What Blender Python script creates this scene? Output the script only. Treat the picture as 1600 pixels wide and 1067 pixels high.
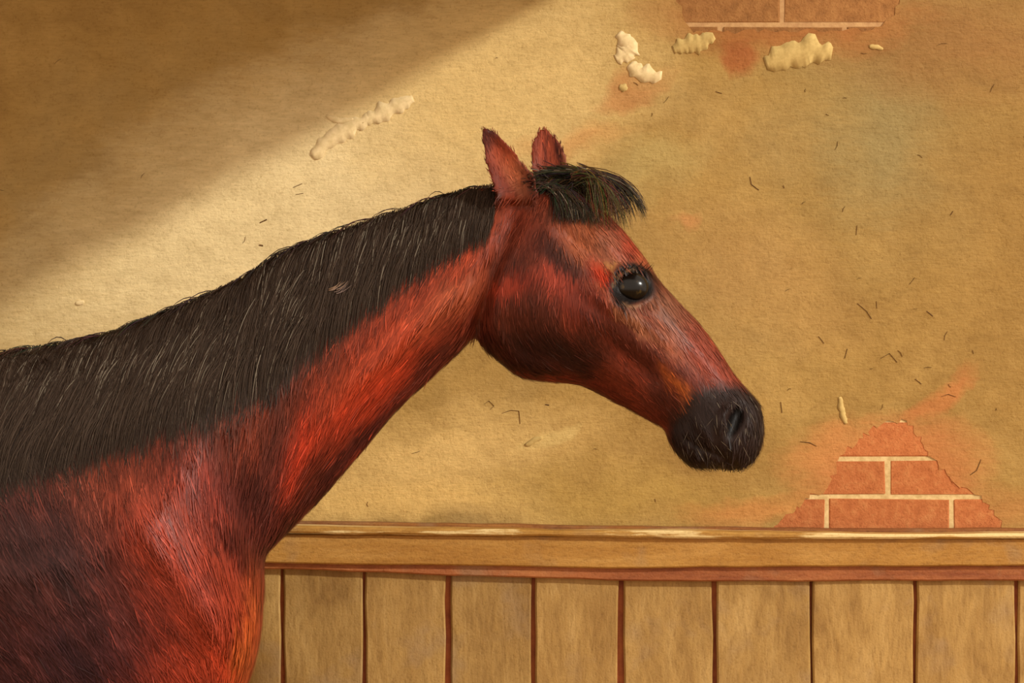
import bpy, bmesh, math, random
import numpy as np
from mathutils import Vector, Matrix, noise as mnoise
from mathutils.bvhtree import BVHTree
from mathutils.geometry import tessellate_polygon

for o in list(bpy.data.objects):
    bpy.data.objects.remove(o, do_unlink=True)
scene = bpy.context.scene
C = scene.collection
R = random.Random(7)

# ------------------------------------------------------------------ camera
F, CAMY, CAMZ = 4350.0, -5.0, 1.6            # focal length in pixels of a 1600 px frame
cam = bpy.data.objects.new('camera', bpy.data.cameras.new('camera'))
C.objects.link(cam)
cam.location = (0, CAMY, CAMZ)
cam.rotation_euler = (math.pi / 2, 0, 0)
cam.data.sensor_width = 36.0
cam.data.lens = F / 1600 * 36
scene.camera = cam

# ------------------------------------------------------------------ world, sun, exposure
world = bpy.data.worlds.new('world'); scene.world = world
world.use_nodes = True
bg = world.node_tree.nodes['Background']
bg.inputs[0].default_value = (1.0, 0.80, 0.63, 1)
bg.inputs[1].default_value = 1.56
SUN_DIR = Vector((-1.0, 0.70, -0.568)).normalized()
sd = bpy.data.lights.new('sun', 'SUN')
sd.energy = 3.0; sd.angle = math.radians(2.6); sd.color = (1.0, 0.965, 0.88)
sun = bpy.data.objects.new('sun', sd); C.objects.link(sun)
sun.location = (4, -3, 4)
sun.rotation_euler = SUN_DIR.to_track_quat('-Z', 'Y').to_euler()
vs = scene.view_settings
vs.view_transform = 'Standard'; vs.look = 'None'; vs.gamma = 1.0
vs.use_curve_mapping = False
vs.exposure = -0.12

# ------------------------------------------------------------------ helpers
def P(px, py, y=0.0):
    k = (y - CAMY) / F
    return Vector(((px - 800) * k, y, CAMZ - (py - 533.5) * k))

def lin(c):
    c = np.asarray(c, float) / 255.0
    return np.where(c <= 0.04045, c / 12.92, ((c + 0.055) / 1.055) ** 2.4)

def mesh_obj(name, verts, faces, mat=None, parent=None, smooth=False):
    me = bpy.data.meshes.new(name)
    me.from_pydata([tuple(v) for v in verts], [], faces)
    me.update()
    o = bpy.data.objects.new(name, me); C.objects.link(o)
    if mat: me.materials.append(mat)
    if parent: o.parent = parent
    if smooth: me.polygons.foreach_set('use_smooth', [True] * len(me.polygons))
    return o

def bm_obj(name, bm, mat=None, parent=None, smooth=False):
    me = bpy.data.meshes.new(name); bm.to_mesh(me); bm.free()
    o = bpy.data.objects.new(name, me); C.objects.link(o)
    if mat: me.materials.append(mat)
    if parent: o.parent = parent
    if smooth: me.polygons.foreach_set('use_smooth', [True] * len(me.polygons))
    return o

def empty(name, loc=(0, 0, 0)):
    o = bpy.data.objects.new(name, None); C.objects.link(o)
    o.location = loc; o.empty_display_size = 0.1
    return o

def local(o, parent):
    """parent a mesh built in world coordinates to an empty that is not at the origin"""
    o.parent = parent
    o.matrix_parent_inverse = Matrix.Translation(-parent.location)
    return o

def set_col(me, cols):
    a = me.color_attributes.new('Col', 'FLOAT_COLOR', 'POINT')
    c = np.ones((len(me.vertices), 4), np.float32); c[:, :3] = cols
    a.data.foreach_set('color', c.ravel())

class NT:
    """small node-tree helper"""
    def __init__(s, name):
        s.m = bpy.data.materials.new(name); s.m.use_nodes = True
        s.t = s.m.node_tree; s.b = s.t.nodes['Principled BSDF']
    def n(s, kind, **kw):
        nd = s.t.nodes.new(kind)
        for k, v in kw.items(): setattr(nd, k, v)
        return nd
    def l(s, a, b): s.t.links.new(a, b)
    def coord(s, kind='Object'):
        return s.n('ShaderNodeTexCoord').outputs[kind]
    def mapping(s, vec, loc=(0, 0, 0), rot=(0, 0, 0), scale=(1, 1, 1), typ='POINT'):
        m = s.n('ShaderNodeMapping', vector_type=typ)
        m.inputs['Location'].default_value = loc; m.inputs['Rotation'].default_value = rot
        m.inputs['Scale'].default_value = scale
        s.l(vec, m.inputs[0]); return m.outputs[0]
    def noise(s, vec, scale, detail=4, rough=0.55, dist=0.0):
        n = s.n('ShaderNodeTexNoise')
        n.inputs['Scale'].default_value = scale; n.inputs['Detail'].default_value = detail
        n.inputs['Roughness'].default_value = rough; n.inputs['Distortion'].default_value = dist
        s.l(vec, n.inputs['Vector']); return n.outputs[0]
    def ramp(s, fac, stops, interp='LINEAR'):
        r = s.n('ShaderNodeValToRGB'); e = r.color_ramp; e.interpolation = interp
        while len(e.elements) < len(stops): e.elements.new(0.5)
        for el, (p, c) in zip(e.elements, stops):
            el.position = p; el.color = (*c, 1) if len(c) == 3 else c
        s.l(fac, r.inputs[0]); return r.outputs[0]
    def math(s, op, a, b=None, clamp=False):
        m = s.n('ShaderNodeMath', operation=op, use_clamp=clamp)
        for i, v in enumerate((a, b)):
            if v is None: continue
            if isinstance(v, (int, float)): m.inputs[i].default_value = v
            else: s.l(v, m.inputs[i])
        return m.outputs[0]
    def mix(s, fac, a, b, blend='MIX'):
        m = s.n('ShaderNodeMix', data_type='RGBA', blend_type=blend)
        for i, v in ((0, fac), (6, a), (7, b)):
            if isinstance(v, (int, float)): m.inputs[i].default_value = v
            elif isinstance(v, (tuple, list, np.ndarray)): m.inputs[i].default_value = (*[float(q) for q in v[:3]], 1)
            else: s.l(v, m.inputs[i])
        return m.outputs[2]
    def bump(s, h, strength, dist, prev=None):
        b = s.n('ShaderNodeBump'); b.inputs['Strength'].default_value = strength
        b.inputs['Distance'].default_value = dist; s.l(h, b.inputs['Height'])
        if prev is not None: s.l(prev, b.inputs['Normal'])
        return b.outputs[0]
    def out(s, col, rough, normal=None, spec=0.3):
        if isinstance(col, (tuple, list, np.ndarray)): s.b.inputs['Base Color'].default_value = (*[float(q) for q in col[:3]], 1)
        else: s.l(col, s.b.inputs['Base Color'])
        if isinstance(rough, (int, float)): s.b.inputs['Roughness'].default_value = rough
        else: s.l(rough, s.b.inputs['Roughness'])
        s.b.inputs['Specular IOR Level'].default_value = spec
        if normal is not None: s.l(normal, s.b.inputs['Normal'])
        return s.m

WALL_Y = 0.75
WK = (WALL_Y - CAMY) / F

# ------------------------------------------------------------------ materials of the setting
def plaster_material():
    m = NT('old_limewashed_plaster')
    co = m.coord()
    warp = m.n('ShaderNodeVectorMath', operation='ADD')
    nz = m.n('ShaderNodeTexNoise'); nz.inputs['Scale'].default_value = 7; nz.inputs['Detail'].default_value = 5
    m.l(co, nz.inputs['Vector'])
    sc = m.n('ShaderNodeVectorMath', operation='MULTIPLY_ADD')
    sc.inputs[1].default_value = (0.16, 0.0, 0.16); sc.inputs[2].default_value = (-0.08, 0, -0.08)
    m.l(nz.outputs['Color'], sc.inputs[0]); m.l(co, warp.inputs[0]); m.l(sc.outputs[0], warp.inputs[1])
    wc = warp.outputs[0]
    streak = m.noise(m.mapping(co, rot=(0, 0.75, 0), scale=(28, 10, 120)), 1.0, 4)
    def blob(px, py, rx, ry, ang=0, soft=0.5):
        p = P(px, py, WALL_Y)
        v = m.mapping(wc, loc=p, rot=(0, math.radians(ang), 0), scale=(rx * WK, 1.0, ry * WK), typ='TEXTURE')
        g = m.n('ShaderNodeTexGradient', gradient_type='SPHERICAL'); m.l(v, g.inputs[0])
        k = m.math('MULTIPLY', g.outputs[0], 1.0 / soft)
        k = m.math('ADD', k, m.math('MULTIPLY', m.math('SUBTRACT', streak, 0.5), 0.5))
        return m.math('MULTIPLY', m.math('MULTIPLY', k, m.math('MULTIPLY', g.outputs[0], 6.0, True), True), 1.0, True)
    big = m.noise(co, 2.3, 5, 0.6)
    mid = m.noise(co, 9.0, 6, 0.65)
    ochre = m.ramp(big, [(0.34, lin((154, 121, 62))), (0.5, lin((170, 137, 74))), (0.66, lin((168, 139, 82)))])
    col = m.mix(m.ramp(mid, [(0.45, (0, 0, 0)), (0.72, (0.6, 0.6, 0.6))]), ochre, lin((190, 156, 90)))
    for (px, py, rx, ry, a, s, c, al) in PLASTER_GLOW_AND_STAINS:
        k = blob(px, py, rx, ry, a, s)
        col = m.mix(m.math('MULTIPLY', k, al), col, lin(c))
    bs = m.noise(m.mapping(wc, rot=(0, -0.62, 0), scale=(12, 10, 30)), 1.0, 5, 0.65)
    col = m.mix(0.5, col, m.ramp(bs, [(0.32, (0.80, 0.77, 0.72)), (0.5, (1, 1, 1)), (0.70, (1.12, 1.12, 1.12))]), 'MULTIPLY')
    fine = m.noise(co, 210, 3, 0.6)
    grain = m.noise(m.mapping(co, rot=(0, -0.6, 0), scale=(60, 30, 330)), 1.0, 3)
    col = m.mix(0.34, col, m.ramp(grain, [(0.3, (0.72, 0.68, 0.60)), (0.55, (1, 1, 1)), (0.75, (1.14, 1.12, 1.08))]), 'MULTIPLY')
    col = m.mix(0.5, col, m.ramp(fine, [(0.3, (0.66, 0.60, 0.50)), (0.45, (1, 1, 1))]), 'MULTIPLY')
    nrm = m.bump(fine, 0.30, 0.0035)
    nrm = m.bump(m.noise(co, 34, 5, 0.6), 0.35, 0.010, nrm)
    nrm = m.bump(grain, 0.30, 0.0025, nrm)
    return m.out(col, 0.72, nrm, 0.25)

PLASTER_GLOW_AND_STAINS = [   # px, py, rx, ry, angle, softness, colour, amount  (sun band and right-hand falloff painted in, plus brick-dust stains)
    (420, 330, 680, 250, -29, 0.7, (232, 211, 158), 0.95),  # cream band: sunlit brightness painted into the plaster
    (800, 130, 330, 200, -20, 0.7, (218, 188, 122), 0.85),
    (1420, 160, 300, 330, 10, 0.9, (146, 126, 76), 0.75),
    (1600, 330, 260, 600, 0, 0.9, (150, 116, 58), 0.75),  # right side painted darker for light falloff
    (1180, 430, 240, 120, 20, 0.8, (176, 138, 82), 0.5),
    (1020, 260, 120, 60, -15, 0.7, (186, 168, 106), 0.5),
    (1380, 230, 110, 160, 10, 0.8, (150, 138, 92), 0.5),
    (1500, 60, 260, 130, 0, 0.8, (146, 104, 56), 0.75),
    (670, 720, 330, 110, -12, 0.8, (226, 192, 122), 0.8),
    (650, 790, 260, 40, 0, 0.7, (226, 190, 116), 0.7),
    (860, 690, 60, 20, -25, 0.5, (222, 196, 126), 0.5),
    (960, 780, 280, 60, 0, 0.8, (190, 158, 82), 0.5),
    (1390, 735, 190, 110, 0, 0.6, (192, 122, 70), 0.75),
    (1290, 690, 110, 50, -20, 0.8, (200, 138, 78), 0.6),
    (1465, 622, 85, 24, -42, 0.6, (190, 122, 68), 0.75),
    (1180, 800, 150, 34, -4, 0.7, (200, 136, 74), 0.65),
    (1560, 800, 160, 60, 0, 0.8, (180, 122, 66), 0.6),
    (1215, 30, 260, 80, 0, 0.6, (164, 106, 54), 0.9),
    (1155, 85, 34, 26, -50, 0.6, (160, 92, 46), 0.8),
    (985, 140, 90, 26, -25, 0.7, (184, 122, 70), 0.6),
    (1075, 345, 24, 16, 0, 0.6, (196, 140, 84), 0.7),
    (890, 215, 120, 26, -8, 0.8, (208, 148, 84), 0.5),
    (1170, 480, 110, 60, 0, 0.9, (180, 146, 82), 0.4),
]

def wood_material(name, c1, c2, c3, vertical=True, wear=None):
    m = NT(name); co = m.coord()
    oi = m.n('ShaderNodeObjectInfo')
    off = m.n('ShaderNodeVectorMath', operation='ADD'); m.l(co, off.inputs[0])
    sc = m.n('ShaderNodeVectorMath', operation='SCALE'); sc.inputs['Scale'].default_value = 9.0
    cb = m.n('ShaderNodeCombineXYZ')
    for i in range(3): m.l(oi.outputs['Random'], cb.inputs[i])
    m.l(cb.outputs[0], sc.inputs[0]); m.l(sc.outputs[0], off.inputs[1])
    v = off.outputs[0]
    g = m.mapping(v, scale=(14, 14, 4.5) if vertical else (3.2, 26, 26))
    g2 = m.mapping(v, scale=(120, 60, 30) if vertical else (60, 60, 150))
    a = m.noise(g, 1.0, 5, 0.6, 0.6); b = m.noise(g2, 1.0, 3)
    big = m.noise(v, 5.5, 4, 0.6)
    col = m.ramp(a, [(0.30, lin(c1)), (0.5, lin(c2)), (0.70, lin(c3))])
    col = m.mix(m.ramp(big, [(0.48, (0, 0, 0)), (0.70, (0.55, 0.55, 0.55))]), col, lin(c1))
    col = m.mix(m.ramp(m.noise(v, 8.5, 3), [(0.56, (0, 0, 0)), (0.70, (0.5, 0.5, 0.5))]), col, lin((150, 124, 92)))
    col = m.mix(0.5, col, m.ramp(b, [(0.32, (0.70, 0.64, 0.55)), (0.5, (1, 1, 1)), (0.7, (1.12, 1.1, 1.05))]), 'MULTIPLY')
    if wear:
        w = m.noise(m.mapping(co, scale=(4, 30, 40)), 1.0, 5, 0.6)
        col = m.mix(m.ramp(w, [(0.50, (0, 0, 0)), (0.56, (0.9, 0.9, 0.9))]), col, lin(wear))
    hs = m.n('ShaderNodeHueSaturation'); m.l(m.math('ADD', m.math('MULTIPLY', oi.outputs['Random'], 0.22), 0.86), hs.inputs['Value']); m.l(col, hs.inputs['Color']); col = hs.outputs[0]
    f = m.noise(co, 230, 3)
    col = m.mix(0.45, col, m.ramp(f, [(0.32, (0.66, 0.6, 0.5)), (0.46, (1, 1, 1))]), 'MULTIPLY')
    nrm = m.bump(b, 0.45, 0.003)
    nrm = m.bump(f, 0.3, 0.003, nrm)
    nrm = m.bump(a, 0.25, 0.006, nrm)
    return m.out(col, 0.6, nrm, 0.3)

def brick_material(name, c1, c2, c3):
    m = NT(name); co = m.coord(); oi = m.n('ShaderNodeObjectInfo')
    a = m.noise(co, 40, 5, 0.65)
    col = m.ramp(a, [(0.3, lin(c1)), (0.5, lin(c2)), (0.72, lin(c3))])
    hs = m.n('ShaderNodeHueSaturation')
    m.l(m.math('ADD', m.math('MULTIPLY', oi.outputs['Random'], 0.22), 0.92), hs.inputs['Value']); m.l(col, hs.inputs['Color'])
    f = m.noise(co, 240, 3)
    col = m.mix(0.5, hs.outputs[0], m.ramp(f, [(0.32, (0.62, 0.55, 0.5)), (0.46, (1, 1, 1))]), 'MULTIPLY')
    nrm = m.bump(a, 0.4, 0.008); nrm = m.bump(f, 0.4, 0.003, nrm)
    return m.out(col, 0.8, nrm, 0.2)

def simple_material(name, c1, c2, scale=60, rough=0.7, bumpd=0.004):
    m = NT(name); co = m.coord(); a = m.noise(co, scale, 4, 0.6)
    col = m.ramp(a, [(0.35, lin(c1)), (0.65, lin(c2))])
    return m.out(col, rough, m.bump(a, 0.4, bumpd), 0.25)

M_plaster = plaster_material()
M_brick = brick_material('orange_brick', (168, 98, 54), (182, 110, 63), (194, 130, 78))
M_brick_dusty = brick_material('dusty_brown_brick', (134, 92, 50), (150, 104, 58), (164, 118, 68))
M_mortar_dusty = simple_material('dusty_mortar', (180, 138, 92), (200, 160, 108), 70)
M_mortar = simple_material('pale_lime_mortar', (196, 166, 110), (222, 196, 140), 70)
M_patch = simple_material('cream_limewash', (218, 194, 140), (238, 214, 162), 90, 0.8, 0.0008)
M_patch_dull = simple_material('dull_cream_limewash', (184, 156, 94), (204, 176, 110), 90, 0.8, 0.0008)
M_crack = simple_material('dark_grit', (84, 60, 34), (120, 88, 48), 90)
M_plank = wood_material('ochre_painted_plank', (140, 105, 53), (167, 132, 73), (184, 150, 90))
M_rail = wood_material('ochre_rail_wood', (164, 114, 46), (182, 134, 62), (196, 150, 78), False)
M_ledge = wood_material('worn_ledge_wood', (166, 118, 50), (184, 138, 66), (198, 154, 82), False, (238, 212, 150))
M_red = wood_material('red_brown_stained_wood', (134, 72, 38), (166, 100, 56), (184, 122, 70), False)
M_backing = simple_material('dark_red_brown_backing', (128, 64, 36), (160, 90, 48), 30)
M_back_strip = wood_material('brown_strip_wood', (120, 70, 36), (150, 96, 48), (172, 118, 60), False)
M_shadow_board = wood_material('shadow_board_wood', (120, 84, 48), (144, 104, 60), (160, 118, 70), False)
M_earth = simple_material('straw_strewn_earth', (128, 94, 52), (176, 138, 80), 25, 0.9, 0.02)

# ------------------------------------------------------------------ the setting
WX0, WX1, WZ1 = -4.0, 4.0, 3.6
def jag(poly, amp=5, seg=9, seed=1):
    rr = random.Random(seed); out = []
    for i in range(len(poly)):
        a, b = poly[i], poly[(i + 1) % len(poly)]
        n = max(1, int(math.hypot(b[0] - a[0], b[1] - a[1]) / seg))
        for k in range(n):
            t = k / n
            out.append((a[0] + (b[0] - a[0]) * t + rr.uniform(-amp, amp), a[1] + (b[1] - a[1]) * t + rr.uniform(-amp, amp)))
    return out
HOLE_LOW = jag([(1212, 822), (1262, 778), (1290, 764), (1306, 735), (1310, 708), (1335, 692), (1366, 668), (1405, 655), (1432, 672), (1446, 706),
                (1468, 728), (1486, 752), (1522, 770), (1548, 796), (1566, 822), (1570, 846), (1205, 846)], 5, 6, 3)
HOLE_TOP = jag([(1068, 30), (1082, 48), (1150, 50), (1225, 46), (1300, 49), (1372, 46), (1395, 20), (1420, -20), (1430, -60), (1300, -72), (1120, -66), (1050, -30)], 4, 9, 5)
def w2(p): q = P(p[0], p[1], WALL_Y); return (q.x, q.z)
def build_plaster():
    outer = [(WX0, 0), (WX1, 0), (WX1, WZ1), (WX0, WZ1)]
    loops = [outer, [w2(p) for p in HOLE_LOW][::-1], [w2(p) for p in HOLE_TOP][::-1]]
    vs3 = [[Vector((x, z, 0)) for x, z in lp] for lp in loops]
    tris = tessellate_polygon(vs3)
    flat = [p for lp in loops for p in lp]
    verts = [(x, WALL_Y, z) for x, z in flat]; faces = [tuple(t) for t in tris]
    # faces towards the camera
    ff = []
    for t in faces:
        a, b, c = (Vector(verts[i]) for i in t)
        ff.append(t if (b - a).cross(c - a).y < 0 else t[::-1])
    base = len(outer)
    for lp in loops[1:]:                     # broken rim of each hole, going 14 mm back
        n = len(lp); s = len(verts)
        cx = sum(p[0] for p in lp) / n; cz = sum(p[1] for p in lp) / n
        verts += [(x + (x - cx) * 0.01, WALL_Y + 0.006, z + (z - cz) * 0.01) for x, z in lp]
        for i in range(n):
            j = (i + 1) % n
            ff.append((base + i, base + j, s + j, s + i))
        base += n
    # solid back
    s = len(verts)
    verts += [(x, WALL_Y + 0.25, z) for x, z in outer]
    ff += [(s, s + 3, s + 2, s + 1)] + [(i, s + i, s + (i + 1) % 4, (i + 1) % 4) for i in range(4)]
    return mesh_obj('wall_back', verts, ff, M_plaster)
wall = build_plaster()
wall['kind'] = 'structure'; wall['label'] = 'weathered ochre limewashed plaster wall behind the horse'

def box_bm(x0, x1, y0, y1, z0, z1, bev=0.0, seg=1):
    bm = bmesh.new()
    bmesh.ops.create_cube(bm, size=1.0)
    for v in bm.verts:
        v.co = Vector(((x0 + x1) / 2 + v.co.x * (x1 - x0), (y0 + y1) / 2 + v.co.y * (y1 - y0), (z0 + z1) / 2 + v.co.z * (z1 - z0)))
    if bev: bmesh.ops.bevel(bm, geom=bm.edges[:], offset=bev, segments=seg, affect='EDGES', profile=0.6)
    return bm

# mortar bed and bricks that show where the plaster has fallen
BY = WALL_Y + 0.0010
def bricks(mat, mmat, rows, mortar_rect):
    (mx0, my0, mx1, my1) = mortar_rect
    a, b = P(mx0, my1, WALL_Y), P(mx1, my0, WALL_Y)
    bm_obj('mortar_bed', box_bm(a.x, b.x, WALL_Y + 0.0026, WALL_Y + 0.04, a.z, b.z), mmat, wall)
    for (yt, yb, joints) in rows:
        for xa, xb in zip(joints[:-1], joints[1:]):
            g = 4.2
            p, q = P(xa + g, yb - g * 0.85, WALL_Y), P(xb - g, yt + g * 0.85, WALL_Y)
            bm = box_bm(p.x, q.x, BY + R.uniform(-.0004, .0004), WALL_Y + 0.06, p.z, q.z, 0.0015)
            bm.verts.ensure_lookup_table()
            for v in bm.verts: v.co += Vector((R.uniform(-1, 1), 0, R.uniform(-1, 1))) * 0.0016
            bm_obj('brick', bm, mat, wall)
rows = []
for i, (yt, yb) in enumerate([(656, 716), (716, 776), (776, 836), (836, 896)]):
    off = 1292 if i % 2 == 0 else 1387
    rows.append((yt, yb, [off - 195, off, off + 195, off + 390]))
bricks(M_brick, M_mortar, rows, (1190, 640, 1610, 860))
rows = []
for i, (yt, yb) in enumerate([(-82, -22), (-22, 38), (38, 98)]):
    off = 1222 if i % 2 else 1125
    rows.append((yt, yb, [off - 195, off, off + 195, off + 390]))
bricks(M_brick_dusty, M_mortar_dusty, rows, (1030, -80, 1450, 70))

# raised cream limewash daubs on the plaster
def daub(points, width, mat, seed, thick=0.0008):
    rr = random.Random(seed)
    L = []; Rr = []
    n = len(points)
    pts = []
    for i in range(n - 1):
        for k in range(8):
            t = k / 8; pts.append((points[i][0] * (1 - t) + points[i + 1][0] * t, points[i][1] * (1 - t) + points[i + 1][1] * t))
    pts.append(points[-1]); n = len(pts)
    for i, p in enumerate(pts):
        a = pts[max(0, i - 1)]; b = pts[min(n - 1, i + 1)]
        d = Vector((b[0] - a[0], b[1] - a[1])).normalized(); nn = Vector((-d.y, d.x))
        s = math.sin(math.pi * (0.06 + 0.88 * i / (n - 1))) ** 0.5
        w1 = width * s * (1 + 0.7 * mnoise.noise((i * .33, seed, 0)) + rr.uniform(-.1, .1)); w2_ = width * s * (1 + 0.7 * mnoise.noise((i * .33, seed, 5)) + rr.uniform(-.1, .1))
        L.append((p[0] + nn.x * w1, p[1] + nn.y * w1)); Rr.append((p[0] - nn.x * w2_, p[1] - nn.y * w2_))
    verts = []; faces = []
    for i in range(n):
        for q, t in ((L[i], 0.0), (pts[i], 1.0), (Rr[i], 0.0)):
            y = WALL_Y - (0.0006 + thick * (0.7 + 0.3 * t))
            verts.append(P(q[0], q[1], y))
        verts.append(P(Rr[i][0], Rr[i][1], WALL_Y + 0.001)); verts.append(P(L[i][0], L[i][1], WALL_Y + 0.001))
    for i in range(n - 1):
        a, b = i * 5, (i + 1) * 5
        for k in range(5): faces.append((a + k, a + (k + 1) % 5, b + (k + 1) % 5, b + k))
    faces += [tuple(range(5))[::-1], tuple((n - 1) * 5 + k for k in range(5))]
    o = mesh_obj('plaster_daub', verts, faces, mat, wall, True)
    bm = bmesh.new(); bm.from_mesh(o.data); bmesh.ops.recalc_face_normals(bm, faces=bm.faces); bm.to_mesh(o.data); bm.free()
for i, (pts, w, mt) in enumerate([
    ([(510, 180), (530, 190), (552, 186)], 5, M_patch), ([(488, 246), (520, 215), (552, 196), (580, 185)], 14, M_patch),
    ([(566, 192), (590, 180), (620, 165), (646, 154)], 13, M_patch),
    ([(966, 52), (985, 72), (978, 84), (962, 92)], 15, M_patch), ([(1052, 78), (1072, 70), (1095, 66), (1116, 56)], 14, M_patch_dull),
    ([(984, 100), (1000, 115), (1034, 119)], 13, M_patch), ([(1196, 100), (1230, 88), (1265, 78), (1300, 84)], 22, M_patch_dull),
    ([(968, 134), (980, 140)], 6, M_patch_dull), ([(1312, 620), (1316, 645), (1322, 662)], 5, M_patch_dull),
    ([(820, 696), (848, 682)], 4, M_patch_dull),
    ([(118, 474), (132, 472)], 4, M_patch),
    ([(1358, 72), (1380, 76)], 4, M_patch_dull)]):
    daub(pts, w, mt, 100 + i)

# hair cracks and grit on the plaster: too small to pick apart
def grit():
    V = []; Fc = []
    def tube(pts, r):
        b = len(V); n = len(pts)
        for i, p in enumerate(pts):
            a = pts[max(0, i - 1)]; c = pts[min(n - 1, i + 1)]
            d = (Vector(c) - Vector(a)).normalized(); nn = Vector((-d.y, d.x))
            rad = r * (0.35 + 0.65 * math.sin(math.pi * (i + .5) / n))
            for s, yy in ((1, 0.0008), (0, -0.0016), (-1, 0.0008)):
                V.append(P(p[0] + nn.x * rad * s, p[1] + nn.y * rad * s, WALL_Y + yy))
        for i in range(n - 1):
            for k in range(2): Fc.append((b + i * 3 + k, b + i * 3 + k + 1, b + i * 3 + 4 + k, b + i * 3 + 3 + k))
    for pts, r in [([(1172, 276), (1174, 288), (1186, 297)], 1.6), ([(1516, 742), (1526, 735), (1533, 718)], 1.8), ([(405, 383), (411, 384)], 3.4),
                   ([(406, 348), (417, 343)], 2.6), ([(784, 646), (798, 641), (811, 642), (813, 662)], 1.2), ([(852, 632), (858, 633)], 2.5),
                   ([(1448, 486), (1458, 494)], 2), ([(1340, 474), (1354, 486), (1362, 498)], 1.1), ([(1320, 560), (1324, 545)], 1.2),
                   ([(1430, 592), (1440, 600)], 1.5), ([(1220, 628), (1222, 645)], 1.5), ([(458, 293), (472, 287)], 1.4), ([(462, 304), (474, 302)], 1.2),
                   ([(1376, 560), (1390, 552), (1402, 566)], 1.0), ([(1250, 690), (1266, 692), (1276, 697)], 1.4), ([(1470, 620), (1482, 616), (1494, 620)], 1.0),
                   ([(1485, 336), (1489, 330)], 2), ([(1118, 143), (1128, 146)], 1.3), ([(756, 632), (764, 626), (772, 634), (766, 640)], 0.8)]:
        tube(pts, r * 0.75)
    for i in range(55):
        px, py = R.uniform(880, 1640), R.uniform(60, 800)
        if R.random() < 0.3: px, py = R.uniform(0, 900), R.uniform(20, 800)
        if 1200 < px < 1580 and py > 640: continue
        a = R.gauss(-0.5, 0.9); L = R.uniform(2, 8); bnd = R.uniform(-4, 4)
        c, s = math.cos(a), math.sin(a)
        tube([(px - c * L, py - s * L), (px - s * bnd * .5, py + c * bnd * .5), (px + c * L, py + s * L)], R.uniform(0.3, 0.7))
    o = mesh_obj('plaster_grit', V, Fc, M_crack, wall); o['kind'] = 'stuff'
grit()

floor = bm_obj('floor', box_bm(-6, 6, -8, WALL_Y, -0.1, 0.0), M_earth); floor['kind'] = 'structure'

# unseen boards added overhead on the left: their open edge shades the upper left of the wall
LH = 2.60
def build_shadow_boards():
    e = P(100, 430, WALL_Y); x0 = e.x + (LH - e.z) / 0.568
    V = []; Fc = []; rr = random.Random(11)
    y = WALL_Y
    while y > -0.75:
        w = rr.uniform(0.10, 0.2); xe = x0 + rr.uniform(-0.012, 0.012)
        b = len(V)
        for x in (-4.0, xe):
            for yy in (y - w + 0.0005, y):
                for z in (LH, LH + 0.035): V.append((x, yy, z))
        Fc += [(b, b + 1, b + 3, b + 2), (b + 4, b + 6, b + 7, b + 5), (b, b + 4, b + 5, b + 1), (b + 2, b + 3, b + 7, b + 6), (b, b + 2, b + 6, b + 4), (b + 1, b + 5, b + 7, b + 3)]
        y -= w
    o = mesh_obj('shadow_boards', V, Fc, M_shadow_board); o['kind'] = 'structure'; return o
build_shadow_boards()

# ------------------------------------------------------------------ boarded wainscot
PY = 0.70                                      # plank face
wains = empty('plank_wainscot', (0, 0.73, 0))
wains['label'] = 'ochre vertical plank wainscot with top rail below the plaster wall'
wains['category'] = 'wainscot'
def strip(name, mat, y0, y1, tops, bots, x0=-2600, x1=2600, bev=0.003, seed=0, amp=0.0):
    """a long horizontal member: top and bottom edge follow (px, py) lists on its front plane"""
    xs = sorted(set([x0, x1] + list(range(-200, 1801, 50))))
    rr = random.Random(seed)
    def itp(t, x): return float(np.interp(x, [p[0] for p in t], [p[1] for p in t]))
    V = []; Fc = []
    for x in xs:
        t, b = itp(tops, x) + rr.uniform(-amp, amp), itp(bots, x) + rr.uniform(-amp, amp)
        a, c = P(x, t, y0), P(x, b, y0)
        V += [(a.x, y1, a.z), (a.x, y0 + bev, a.z), (a.x, y0, a.z - bev), (a.x, y0, c.z + bev), (a.x, y0 + bev, c.z), (a.x, y1, c.z)]
    for i in range(len(xs) - 1):
        for k in range(6):
            a, b = i * 6 + k, i * 6 + (k + 1) % 6
            Fc.append((a, b, b + 6, a + 6))
    n = (len(xs) - 1) * 6
    Fc += [tuple(range(6))[::-1], tuple(range(n, n + 6))]
    o = mesh_obj(name, V, Fc, mat)
    bm = bmesh.new(); bm.from_mesh(o.data); bmesh.ops.recalc_face_normals(bm, faces=bm.faces); bm.to_mesh(o.data); bm.free()
    return local(o, wains)
strip('back_strip', M_back_strip, 0.715, 0.7505, [(420, 815), (700, 818), (1000, 823), (1350, 827), (1600, 826)], [(420, 832), (1600, 840)], seed=1, amp=0.8)  # added brown strip that draws the dark line behind the ledge
strip('ledge', M_ledge, 0.655, 0.716, [(420, 822), (700, 825), (900, 829), (1050, 829), (1350, 834), (1600, 833)], [(420, 834), (700, 836), (1000, 840), (1350, 843), (1600, 841)], seed=2, amp=1.0, bev=0.004)
strip('top_rail', M_rail, 0.670, 0.716, [(420, 834), (1600, 841)], [(420, 879), (560, 882), (740, 884), (960, 888), (1100, 886), (1600, 884)], seed=3, amp=0.6)
strip('lower_moulding', M_red, 0.684, 0.716, [(420, 876), (1600, 880)], [(420, 889), (560, 893), (700, 899), (960, 907), (1100, 909), (1300, 908), (1600, 907)], seed=4, amp=1.0)
bk = bm_obj('backing_board', box_bm(-3.9, 3.9, 0.714, 0.7495, 0.0, 1.16), M_backing); local(bk, wains)
joints = [440, 568, 700, 835, 970, 1117, 1268, 1430, 1588]
j = 440
while j > -1300: j -= 131; joints.insert(0, j)
j = 1588
while j < 2500: j += 146; joints.append(j)
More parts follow.
